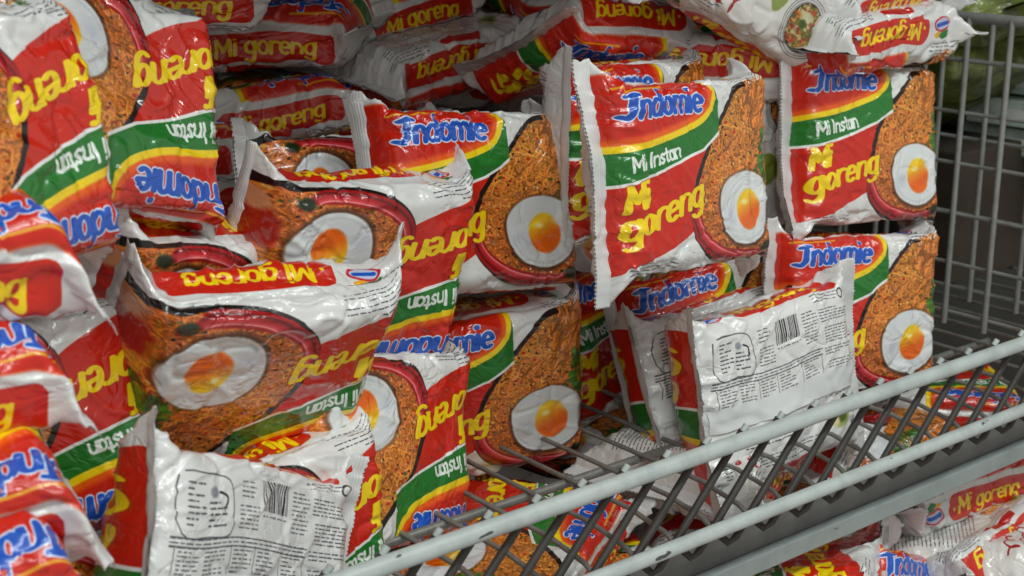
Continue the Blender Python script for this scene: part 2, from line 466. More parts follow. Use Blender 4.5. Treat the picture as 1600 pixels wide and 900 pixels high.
def film_material(name, sheet=None, tint=None, coat=.55, image=None):
    """glossy printed plastic film; the print comes from the sheet drawn above"""
    m, nt, b = new_mat(name)
    N, L = nt.nodes, nt.links
    if sheet is not None or image is not None:
        im = image or sheet.image(name + '_print')
        uv = N.new('ShaderNodeUVMap'); uv.uv_map = 'film'
        tx = N.new('ShaderNodeTexImage'); tx.image = im; tx.extension = 'EXTEND'
        L.new(uv.outputs[0], tx.inputs[0])
        # ink is never perfectly even
        hs = N.new('ShaderNodeMixRGB'); hs.blend_type = 'MULTIPLY'; hs.inputs[0].default_value = 1
        L.new(tx.outputs[0], hs.inputs[1])
        oi = N.new('ShaderNodeObjectInfo')
        mr = N.new('ShaderNodeMapRange'); mr.inputs[3].default_value = .90; mr.inputs[4].default_value = 1.0
        L.new(oi.outputs['Random'], mr.inputs[0])
        L.new(mr.outputs[0], hs.inputs[2])
        L.new(hs.outputs[0], b.inputs['Base Color'])
    else:
        tc = N.new('ShaderNodeTexCoord')
        no = N.new('ShaderNodeTexNoise'); no.inputs['Scale'].default_value = 38; no.inputs['Detail'].default_value = 5
        L.new(tc.outputs['Object'], no.inputs['Vector'])
        cr = N.new('ShaderNodeValToRGB')
        cr.color_ramp.elements[0].position = .35; cr.color_ramp.elements[0].color = (*[c * .35 for c in tint], 1)
        cr.color_ramp.elements[1].position = .62; cr.color_ramp.elements[1].color = (*tint, 1)
        L.new(no.outputs[0], cr.inputs[0]); L.new(cr.outputs[0], b.inputs['Base Color'])
    b.inputs['Roughness'].default_value = .29
    b.inputs['Specular IOR Level'].default_value = .5
    b.inputs['Coat Weight'].default_value = coat
    b.inputs['Coat Roughness'].default_value = .07
    # fine crinkle of the film
    tc = N.new('ShaderNodeTexCoord')
    n1 = N.new('ShaderNodeTexNoise'); n1.inputs['Scale'].default_value = 38; n1.inputs['Detail'].default_value = 3; n1.inputs['Roughness'].default_value = .55; n1.inputs['Distortion'].default_value = .8
    n2 = N.new('ShaderNodeTexVoronoi'); n2.feature = 'DISTANCE_TO_EDGE'; n2.inputs['Scale'].default_value = 27
    wv = N.new('ShaderNodeMixRGB'); wv.blend_type = 'ADD'; wv.inputs[0].default_value = .06
    ob = N.new('ShaderNodeObjectInfo')
    ad = N.new('ShaderNodeVectorMath'); ad.operation = 'ADD'
    L.new(tc.outputs['Object'], ad.inputs[0]); L.new(ob.outputs['Location'], ad.inputs[1])
    L.new(ad.outputs[0], n1.inputs['Vector'])
    L.new(ad.outputs[0], wv.inputs[1]); L.new(n1.outputs['Color'], wv.inputs[2]); L.new(wv.outputs[0], n2.inputs['Vector'])
    mr2 = N.new('ShaderNodeMapRange'); mr2.inputs[2].default_value = .11; L.new(n2.outputs[0], mr2.inputs[0])
    mx = N.new('ShaderNodeMath'); mx.operation = 'MULTIPLY_ADD'; mx.inputs[1].default_value = .30
    L.new(mr2.outputs[0], mx.inputs[0]); L.new(n1.outputs[0], mx.inputs[2])
    bp = N.new('ShaderNodeBump'); bp.inputs['Strength'].default_value = .56; bp.inputs['Distance'].default_value = .0021
    L.new(mx.outputs[0], bp.inputs['Height']); L.new(bp.outputs[0], b.inputs['Normal']); L.new(bp.outputs[0], b.inputs['Coat Normal'])
    return m

def seal_material(name, base):
    """crimped film at the packet's ends: fine ridges along the seal"""
    m, nt, b = new_mat(name); N, L = nt.nodes, nt.links
    b.inputs['Roughness'].default_value = .38
    b.inputs['Coat Weight'].default_value = .25
    uv = N.new('ShaderNodeUVMap'); uv.uv_map = 'film'
    sp = N.new('ShaderNodeSeparateXYZ'); L.new(uv.outputs[0], sp.inputs[0])
    sn = N.new('ShaderNodeMath'); sn.operation = 'SINE'
    ml = N.new('ShaderNodeMath'); ml.operation = 'MULTIPLY'; ml.inputs[1].default_value = 620
    L.new(sp.outputs[0], ml.inputs[0]); L.new(ml.outputs[0], sn.inputs[0])
    tc = N.new('ShaderNodeTexCoord'); no = N.new('ShaderNodeTexNoise'); no.inputs['Scale'].default_value = 60
    L.new(tc.outputs['Object'], no.inputs['Vector'])
    ad = N.new('ShaderNodeMath'); ad.operation = 'MULTIPLY_ADD'; ad.inputs[1].default_value = .16
    L.new(sn.outputs[0], ad.inputs[0]); L.new(no.outputs[0], ad.inputs[2])
    bp = N.new('ShaderNodeBump'); bp.inputs['Strength'].default_value = .38; bp.inputs['Distance'].default_value = .0014
    L.new(ad.outputs[0], bp.inputs['Height']); L.new(bp.outputs[0], b.inputs['Normal'])
    cr = N.new('ShaderNodeValToRGB')
    cr.color_ramp.elements[0].position = .3; cr.color_ramp.elements[0].color = (*[c * .82 for c in base], 1)
    cr.color_ramp.elements[1].position = .6; cr.color_ramp.elements[1].color = (*base, 1)
    L.new(no.outputs[0], cr.inputs[0]); L.new(cr.outputs[0], b.inputs['Base Color'])
    return m

def paint(name, col, rough=.35, metallic=0.0, wear=.25, scale=70, wearcol=None, chips=0):
    m, nt, b = new_mat(name); N, L = nt.nodes, nt.links
    tc = N.new('ShaderNodeTexCoord'); no = N.new('ShaderNodeTexNoise')
    no.inputs['Scale'].default_value = scale; no.inputs['Detail'].default_value = 6; no.inputs['Roughness'].default_value = .65
    L.new(tc.outputs['Object'], no.inputs['Vector'])
    cr = N.new('ShaderNodeValToRGB')
    wc = wearcol or [c * (1 - wear) for c in col]
    cr.color_ramp.elements[0].position = .34; cr.color_ramp.elements[0].color = (*wc, 1)
    cr.color_ramp.elements[1].position = .56; cr.color_ramp.elements[1].color = (*col, 1)
    L.new(no.outputs[0], cr.inputs[0]); L.new(cr.outputs[0], b.inputs['Base Color'])
    if chips:                                                       # small scratches through the paint
        mp = N.new('ShaderNodeMapping'); mp.inputs['Scale'].default_value = (.35, 1, 1); L.new(tc.outputs['Object'], mp.inputs[0])
        n3 = N.new('ShaderNodeTexNoise'); n3.inputs['Scale'].default_value = 150; n3.inputs['Detail'].default_value = 3; L.new(mp.outputs[0], n3.inputs['Vector'])
        c3 = N.new('ShaderNodeValToRGB'); c3.color_ramp.elements[0].position = chips; c3.color_ramp.elements[1].position = chips + .02
        L.new(n3.outputs[0], c3.inputs[0])
        m3 = N.new('ShaderNodeMixRGB'); m3.inputs[2].default_value = (.07, .07, .065, 1)
        L.new(c3.outputs[0], m3.inputs[0]); L.new(cr.outputs[0], m3.inputs[1]); L.new(m3.outputs[0], b.inputs['Base Color'])
    b.inputs['Roughness'].default_value = rough; b.inputs['Metallic'].default_value = metallic
    bp = N.new('ShaderNodeBump'); bp.inputs['Strength'].default_value = .15; bp.inputs['Distance'].default_value = .0006
    L.new(no.outputs[0], bp.inputs['Height']); L.new(bp.outputs[0], b.inputs['Normal'])
    return m

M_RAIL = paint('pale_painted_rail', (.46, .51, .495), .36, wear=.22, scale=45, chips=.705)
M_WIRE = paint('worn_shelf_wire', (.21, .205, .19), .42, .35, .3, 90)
M_LATTICE = paint('shade_toned_lattice_wire', (.060, .055, .050), .55, .2, .3, 90)  # near-black tone paints in the shaded side of the lattice wires
M_GRID = paint('divider_wire', (.33, .34, .32), .42, .3, .25, 80)
M_DECK = paint('grey_shelf_steel', (.25, .245, .235), .45, .1, .2, 25)
M_BEAM = paint('dark_beam_steel', (.16, .16, .155), .5, .1, .25, 25)  # a darker grey than the other shelf steel
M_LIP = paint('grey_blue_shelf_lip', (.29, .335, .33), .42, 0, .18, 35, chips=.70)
M_DARK = paint('dark_back_panel', (.035, .035, .030), .7, 0, .3, 12)
M_BROWN = paint('brown_card', (.050, .036, .024), .75, 0, .35, 20)
M_PALE = paint('pale_green_card', (.52, .62, .56), .5, 0, .3, 60, (.28, .34, .31))
M_FILM = film_material('printed_noodle_film', make_main_sheet())
M_FILM2 = film_material('white_flavour_film', make_white_sheet())
M_GLOSS = film_material('glossy_overwrapped_film', image=bpy.data.images['printed_noodle_film_print'], coat=.95)
M_SEAL = seal_material('crimped_white_seal', (.66, .66, .655))
M_SEAM = paint('plain_white_film', (.68, .70, .70), .30, 0, .06, 30)
M_GREENFILM = film_material('olive_green_film', None, (.20, .25, .05))
M_GREENSEAL = seal_material('crimped_olive_seal', (.11, .14, .03))

# ------------------------------------------------------------------ the pillow packet
XB, XE, XF = .050, .066, .0755

def _hash(ix, iy, iz, s):
    h = (ix * 374761393 + iy * 668265263 + iz * 2147483647 + s * 1274126177) & 0xffffffff
    h = ((h ^ (h >> 13)) * 1274126177) & 0xffffffff
    h = (h ^ (h >> 16)) & 0xffffff
    return h.astype(np.float64) / 0xffffff * 2 - 1
def vnoise(P, s):
    """smooth value noise, -1..1"""
    i = np.floor(P).astype(np.int64); f = P - i; f = f * f * f * (f * (f * 6 - 15) + 10)
    r = 0
    for dx in (0, 1):
        for dy in (0, 1):
            for dz in (0, 1):
                w = (f[:, 0] if dx else 1 - f[:, 0]) * (f[:, 1] if dy else 1 - f[:, 1]) * (f[:, 2] if dz else 1 - f[:, 2])
                r = r + w * _hash(i[:, 0] + dx, i[:, 1] + dy, i[:, 2] + dz, s)
    return r

def section(x, s, zf):
    a = np.clip((np.abs(x) - XB) / (XE - XB), 0, 1)
    k = np.where(a >= 1, .03, np.clip(1 - a * a, 0, 1) ** .72 * .97 + .03)
    t = TB * k; r = np.minimum(t / 2, RB)
    h = GIRTH / 2 - t + (4 - PI) * r
    sg = np.where(s < 0, -1.0, 1.0); q = np.abs(s)
    f1 = h / 2 - r; c = PI / 2 * r; f2 = t - 2 * r
    a1 = np.clip((q - f1) / np.maximum(r, 1e-6), 0, PI / 2); a2 = np.clip((q - f1 - c - f2) / np.maximum(r, 1e-6), 0, PI / 2)
    y = np.where(q < f1, q, np.where(q < f1 + c, f1 + r * np.sin(a1), np.where(q < f1 + c + f2, h / 2, np.where(q < f1 + 2 * c + f2, h / 2 - r + r * np.cos(a2), np.maximum(h / 2 - r - (q - f1 - 2 * c - f2), 0)))))
    z = np.where(q < f1, t / 2, np.where(q < f1 + c, t / 2 - r + r * np.cos(a1), np.where(q < f1 + c + f2, t / 2 - r - (q - f1 - c), np.where(q < f1 + 2 * c + f2, -(t / 2 - r) - r * np.sin(a2), -t / 2))))
    z = z + zf * (TB - t) / 2
    return y * sg, z, k

def deform(P, k, seed, crush=1.0, bend=(0, 0), curl=(0, 0, 0, 0), slump=0.0):
    """crumple: P points in the packet's own space"""
    r = np.random.RandomState(seed)
    x, y, z = P[:, 0].copy(), P[:, 1].copy(), P[:, 2].copy()
    # plump middle, the noodle cake shows as a soft block
    plump = (1 - (np.abs(x) / XE) ** 2.6).clip(0) * (1 - (np.abs(y) / .056) ** 2.4).clip(0)
    z += np.sign(z) * .0018 * plump * (np.abs(z) > .004)
    ends = np.clip((np.abs(x) - .040) / .026, 0, 1)
    # folds running in from the pinched ends
    fr = r.uniform(75, 105)
    rid = 1 - np.abs(vnoise(np.stack([y * fr + 5, x * 14, z * 20], 1), seed + 3)) * 2
    rid2 = 1 - np.abs(vnoise(np.stack([y * fr * 2.1, x * 30 + 3, z * 30], 1), seed + 4)) * 2
    sz = np.where(z >= 0, 1.0, -1.0)
    z += sz * crush * (.0022 * rid + .0010 * rid2) * ends * (1 - .88 * np.clip((np.abs(x) - XE + .004) / .006, 0, 1))
    # broad dents and sharp creases over the body
    Q = np.stack([x, y, z], 1)
    big = np.stack([vnoise(Q * 24 + 7.3, seed + 10 + i) for i in range(3)], 1)
    mid = np.stack([vnoise(Q * 55 + 1.7, seed + 20 + i) for i in range(3)], 1)
    W = Q * 46 + big * .55
    cre = (1 - np.abs(vnoise(W, seed + 30)) * 4.2).clip(0, 1) ** 1.5
    W2 = (Q @ np.array([[.8, .6, 0], [-.6, .8, 0], [0, 0, 1.]])) * np.array([30, 95, 60]) + big
    cre2 = (1 - np.abs(vnoise(W2, seed + 31)) * 4.6).clip(0, 1) ** 1.5
    side = np.clip((np.abs(y) - .036) / .010, 0, 1)
    amp = crush * (.55 + .45 * np.maximum(ends, side))
    x += big[:, 0] * .0012 * crush; y += big[:, 1] * .0020 * crush
    z += big[:, 2] * .0024 * crush + mid[:, 2] * .0011 * amp
    out = sz * amp * (-.0021 * cre + .0017 * cre2)
    z += np.where(np.abs(z) > .010, out, out * .4)
    y += np.sign(y) * np.where(np.abs(y) > .042, (-.0016 * cre + .0012 * cre2) * amp, 0)
    # ears: each corner of the flat ends curls its own way
    for q, c in enumerate(curl):
        sx = 1 if q % 2 else -1; sy = 1 if q < 2 else -1
        w = np.clip((x * sx - .050) / .026, 0, 1) * np.clip((y * sy - .012) / .045, 0, 1)
        z += c * w ** 1.3
    # seals bend over
    for sx, b in ((-1, bend[0]), (1, bend[1])):
        if b == 0: continue
        x0 = .060; L_ = .012
        d = np.clip(x * sx - x0, 0, None)
        th = b * np.clip(d / L_, 0, 1)
        nx = np.where(d > 0, np.where(d < L_, L_ / b * np.sin(th), L_ / b * math.sin(b) + (d - L_) * math.cos(b)), 0)
        nz = np.where(d > 0, np.where(d < L_, L_ / b * (1 - np.cos(th)), L_ / b * (1 - math.cos(b)) + (d - L_) * math.sin(b)), 0)
        x = np.where(d > 0, sx * (x0 + nx), x); z = z + nz
    if slump: z += slump * (y * y * 9 + y * .3)
    return np.stack([x, y, z], 1)

def grid_mesh(name, xs, ss, kw, zf, inset=0.0):
    X, S = np.meshgrid(xs, ss, indexing='ij')
    y, z, k = section(X.ravel(), S.ravel(), zf)
    if abs(xs[-1]) > XE + .001: X[-1, ::2] -= .0007
    if abs(xs[0]) > XE + .001: X[0, ::2] += .0007
    P = deform(np.stack([X.ravel(), y, z], 1), k, **kw)
    nx, ns = len(xs), len(ss)
    i, j = np.meshgrid(np.arange(nx - 1), np.arange(ns - 1), indexing='ij')
    a = (i * ns + j).ravel()
    F = np.stack([a, a + ns, a + ns + 1, a + 1], 1)
    me = bpy.data.meshes.new(name)
    me.vertices.add(len(P)); me.vertices.foreach_set('co', P.astype(np.float32).ravel())
    me.loops.add(F.size); me.loops.foreach_set('vertex_index', F.astype(np.int32).ravel())
    me.polygons.add(len(F)); me.polygons.foreach_set('loop_start', np.arange(0, F.size, 4, dtype=np.int32))
    uv = me.uv_layers.new(name='film')
    U = np.stack([X.ravel() / .150 + .5, S.ravel() / GIRTH + .5], 1)[F.ravel()]
    uv.data.foreach_set('uv', U.astype(np.float32).ravel())
    me.update(calc_edges=True); me.validate()
    me.polygons.foreach_set('use_smooth', [True] * len(me.polygons))
    return me

def packet(name, quat, loc, label, cat, group, seed, mats=None, zf=(0, 0), bend=(0, 0), curl=None, crush=1.0, res=1.0, scale=1.0, slump=0.0):
    film, seal = mats or (M_FILM, M_SEAL)
    root = empty(name, loc)
    root.rotation_mode = 'QUATERNION'; root.rotation_quaternion = quat
    root.scale = (scale,) * 3
    tag(root, label, cat, group)
    r = np.random.RandomState(seed + 500)
    if curl is None: curl = tuple(r.uniform(-.010, .010, 4))
    kw = dict(seed=seed, crush=crush, bend=bend, curl=curl, slump=slump)
    n = int(118 * res); nb = int(74 * res)
    ss = np.linspace(-GIRTH / 2, GIRTH / 2, n * 2 + 1)
    # wrapper, in two halves of x so each end may pinch towards front or back
    xs = np.concatenate([-np.linspace(XE, XB, int(14 * res), endpoint=False), np.linspace(-XB, XB, nb), np.linspace(XB, XE, int(14 * res) + 1)[1:]])
    zfx = lambda x: np.where(x < 0, zf[0], zf[1])
    def build(nm, xs):
        X = np.repeat(xs, len(ss))
        return grid_mesh(nm, xs, ss, kw, zfx(X))
    link_mesh('wrapper', build('wrapper', xs), film, root)
    for sgn in (-1, 1):
        e = np.linspace(XE, XF, max(int(6 * res), 3)) * sgn
        if sgn < 0: e = e[::-1]
        link_mesh('end_seal', build('end_seal', e), seal, root)
    # flap of the long seam lying on the back
    m_, nn = 60, 7
    xs2 = np.linspace(-XE + .002, XE - .002, m_); yy = np.linspace(-.001, .0115, nn)
    X, Y = np.meshgrid(xs2, yy, indexing='ij')
    k = section(X.ravel(), np.zeros(X.size), zfx(X.ravel()))[2]
    zb = section(X.ravel(), np.full(X.size, GIRTH / 2 - 1e-5), zfx(X.ravel()))[1]
    P = deform(np.stack([X.ravel(), Y.ravel(), zb], 1), k, **kw)
    P[:, 2] -= .0007 + .0006 * (np.abs(np.sin(X.ravel() * 60 + seed)))
    i, j = np.meshgrid(np.arange(m_ - 1), np.arange(nn - 1), indexing='ij'); a = (i * nn + j).ravel()
    F = np.stack([a, a + 1, a + nn + 1, a + nn], 1)
    me = bpy.data.meshes.new('back_seam')
    me.from_pydata(P.tolist(), [], F.tolist())
    uv = me.uv_layers.new(name='film')
    U = np.stack([Y.ravel() / .15, X.ravel() / .15], 1)[F.ravel()]
    uv.data.foreach_set('uv', U.astype(np.float32).ravel())
    me.polygons.foreach_set('use_smooth', [True] * len(me.polygons))
    link_mesh('back_seam', me, M_SEAM if film is not M_GREENFILM else seal, root)
    return root

# ------------------------------------------------------------------ the shelf
RAILZ, R2Z = .038, -.005
basket = empty('wire_shelf', (0.2, 0, 0)); 
tag(basket, 'pale painted wire shelf with two round front rails and slanting lattice, holding the noodle packets', 'shelf')
def put(name, bm, mat, parent, **k):
    o = bm_obj(name, bm, mat, parent, **k)
    o.matrix_parent_inverse = Matrix.Translation(-Vector(parent.location))
    return o
bm = bmesh.new(); tube_bm(bm, [(-.65, 0, RAILZ), (.2, 0, RAILZ + .0004), (.95, 0, RAILZ)], .0042, 20); put('front_rail', bm, M_RAIL, basket)
bm = bmesh.new(); tube_bm(bm, [(-.65, -.001, R2Z), (.95, -.001, R2Z)], .0038, 20); put('front_rail', bm, M_RAIL, basket)
# each wire: nub on the top rail, slants down behind the lower rail, bends back as a floor wire
k = 0
x = -.30
while x < .95:
    bm = bmesh.new()
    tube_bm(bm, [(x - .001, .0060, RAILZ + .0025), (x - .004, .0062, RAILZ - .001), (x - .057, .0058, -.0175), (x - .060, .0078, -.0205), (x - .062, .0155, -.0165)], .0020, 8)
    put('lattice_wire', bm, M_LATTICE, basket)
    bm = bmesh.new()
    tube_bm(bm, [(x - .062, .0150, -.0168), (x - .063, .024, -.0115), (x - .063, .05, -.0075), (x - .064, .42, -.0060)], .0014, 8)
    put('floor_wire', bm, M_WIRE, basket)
    bm = bmesh.new()
    tube_bm(bm, [(x - .002, .0050, RAILZ + .0025), (x + .0005, .0046, RAILZ + .0056)], .0017, 8)
    put('wire_nub', bm, M_RAIL, basket)
    x += .0272; k += 1
for y in (.10, .21, .32, .41):
    bm = bmesh.new(); tube_bm(bm, [(-.5, y, -.0105), (.55, y, -.0105)], .0026, 10); put('cross_bar', bm, M_WIRE, basket)

beam = empty('shelf_front_beam', (0.2, .015, -.03)); tag(beam, 'grey steel beam with a pale lower lip running under the two round rails', 'shelf beam')
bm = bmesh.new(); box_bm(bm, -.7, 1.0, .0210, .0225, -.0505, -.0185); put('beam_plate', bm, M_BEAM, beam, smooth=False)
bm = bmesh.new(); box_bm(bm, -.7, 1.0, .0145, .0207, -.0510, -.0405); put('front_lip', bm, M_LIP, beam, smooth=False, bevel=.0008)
bm = bmesh.new(); box_bm(bm, -.7, 1.0, .0228, .0340, -.0505, -.0490); put('beam_flange', bm, M_DECK, beam, smooth=False)

# wire dividers at the far end of the shelf
def divider(X, y0, ztop, pitch, off, label):
    d = empty('wire_divider', (X, .2, 0)); tag(d, label, 'divider', 'wire dividers at the end of the shelf')
    bm = bmesh.new(); tube_bm(bm, [(X, y0, ztop), (X, .46, ztop)], .0036, 12); put('top_bar', bm, M_GRID, d)
    for z in [ztop - .030 - i * .036 * (1 if X < .58 else 1.6) for i in range(6 if X < .58 else 4)]:
        bm = bmesh.new(); tube_bm(bm, [(X + .002, y0, z), (X + .002, .46, z)], .0014, 8); put('level_wire', bm, M_GRID, d)
    y = y0 + off
    while y < .45:
        bm = bmesh.new(); tube_bm(bm, [(X - .002, y, -.005), (X - .002, y, ztop)], .0021, 8); put('upright_wire', bm, M_GRID, d)
        y += pitch
divider(.55, .0, .213, .033, .004, 'grey wire divider with a thick top bar, nearer of the two at the right')
divider(.61, .02, .205, .040, .016, 'dull grey wire grid divider just behind the nearer one at the right')

# the shelf above shades the back of this one; its uprights and back panel
up_ = empty('upper_shelf', (0.2, .2, .42)); tag(up_, 'plain steel shelf above the stacked packets', 'shelf')
bm = bmesh.new(); box_bm(bm, -.9, 1.3, .015, .47, .425, .428); put('deck_panel', bm, M_DECK, up_, smooth=False)
bm = bmesh.new(); box_bm(bm, -.9, 1.3, .012, .0148, .418, .435); put('front_lip', bm, M_LIP, up_, smooth=False)
bm = bmesh.new(); box_bm(bm, -1.0, 1.5, .475, .49, -.60, .60); tag(bm_obj('back_panel', bm, M_DARK, smooth=False), kind='structure')
bm = bmesh.new(); box_bm(bm, -1.0, 1.5, -.05, .474, -.46, -.45); tag(bm_obj('lower_shelf_deck', bm, M_DECK, smooth=False), kind='structure')

# ------------------------------------------------------------------ the neighbouring compartment beyond the dividers
def quat_of(yaw, pitch, roll, base):
    m = Matrix.Rotation(math.radians(yaw), 3, 'Z') @ Matrix.Rotation(math.radians(pitch), 3, 'X') @ Matrix.Rotation(math.radians(roll), 3, 'Y') @ base
    return m.to_quaternion()
UP_ = Matrix(((1, 0, 0), (0, 0, -1), (0, 1, 0)))
FLAT = Matrix(((1, 0, 0), (0, 1, 0), (0, 0, 1)))
GRN = (M_GREENFILM, M_GREENSEAL)
gl = ['olive packet tipped forward just behind the top bar of the wire divider', 'olive packet tipped forward below the top bar, beside the upper right noodle packet', 'dark olive green packet lying behind the dividers, topmost at the right edge',
      'olive green packet just under the topmost green one behind the wire grid',
      'green packet standing behind the wire grid beside the upper right noodle packet',
      'dim green packet at the back of the neighbouring compartment',
      'dark green packet leaning low behind the dividers', 'dark green packet lying on the wires just behind the dividers', 'dark green packet lying on the wires beyond the right edge']
for i, (loc, yaw, pit, b) in enumerate([((.70, .17, .215), 15, -25, FLAT), ((.685, .23, .150), -10, -35, FLAT), ((.76, .17, .245), 40, 12, FLAT), ((.66, .20, .205), -25, -20, FLAT), ((.68, .30, .17), -20, -10, UP_), ((.80, .34, .20), 10, -5, UP_), ((.70, .31, .07), 15, -14, UP_)]):
    packet('green_packet', quat_of(yaw, pit, 0, b), loc, gl[i], 'green packet', 'green packets in the neighbouring compartment', 900 + i, GRN, res=.6)
cl = ['pale green flat carton, topmost of the stack behind the dividers', 'pale green flat carton, second of the stack behind the dividers', 'pale green flat carton, third of the stack behind the dividers',
      'pale green flat carton, fourth of the stack behind the dividers', 'pale green flat carton, lowest of the stack behind the dividers']
for i in range(5):
    e_ = empty('flat_carton', (.79 + .006 * ((i * 7) % 3), .19, .088 + (4 - i) * .024)); e_.rotation_euler.z = math.radians([-4, 3, -1, 5, -2][i])
    tag(e_, cl[i], 'carton', 'pale green cartons behind the dividers')
    bm = bmesh.new(); box_bm(bm, -.08, .08, -.055, .055, 0, .0215); bm_obj('box', bm, M_PALE, e_, smooth=False, bevel=.0015)
    bm = bmesh.new(); box_bm(bm, -.0812, -.0802, .005 - .006 * i, .035 - .004 * i, .006, .014); bm_obj('end_label', bm, M_SEAM, e_, smooth=False)
for i, (x, y, z, w, h, lab) in enumerate([(.685, .24, -.004, .11, .105, 'dark brown cardboard carton standing low just behind the wire dividers'), (.80, .13, -.004, .10, .085, 'dark brown carton further right, at the edge of the photo')]):
    e_ = empty('brown_carton', (x, y, z)); tag(e_, lab, 'carton', 'brown cartons in the neighbouring compartment')
    bm = bmesh.new(); box_bm(bm, -w / 2, w / 2, -.05, .05, 0, h); bm_obj('box', bm, M_BROWN, e_, smooth=False, bevel=.0015)
    bm = bmesh.new(); box_bm(bm, -w / 2 - .0006, w / 2 + .0006, -.012, .012, h * .2, h + .0006); bm_obj('tape', bm, M_DARK, e_, smooth=False)
# solid side plate that closes the compartment far right
bm = bmesh.new(); box_bm(bm, .95, .96, .0, .47, -.05, .37); tag(bm_obj('end_plate', bm, M_DARK, smooth=False), 'dark steel end plate closing the neighbouring compartment', 'panel')

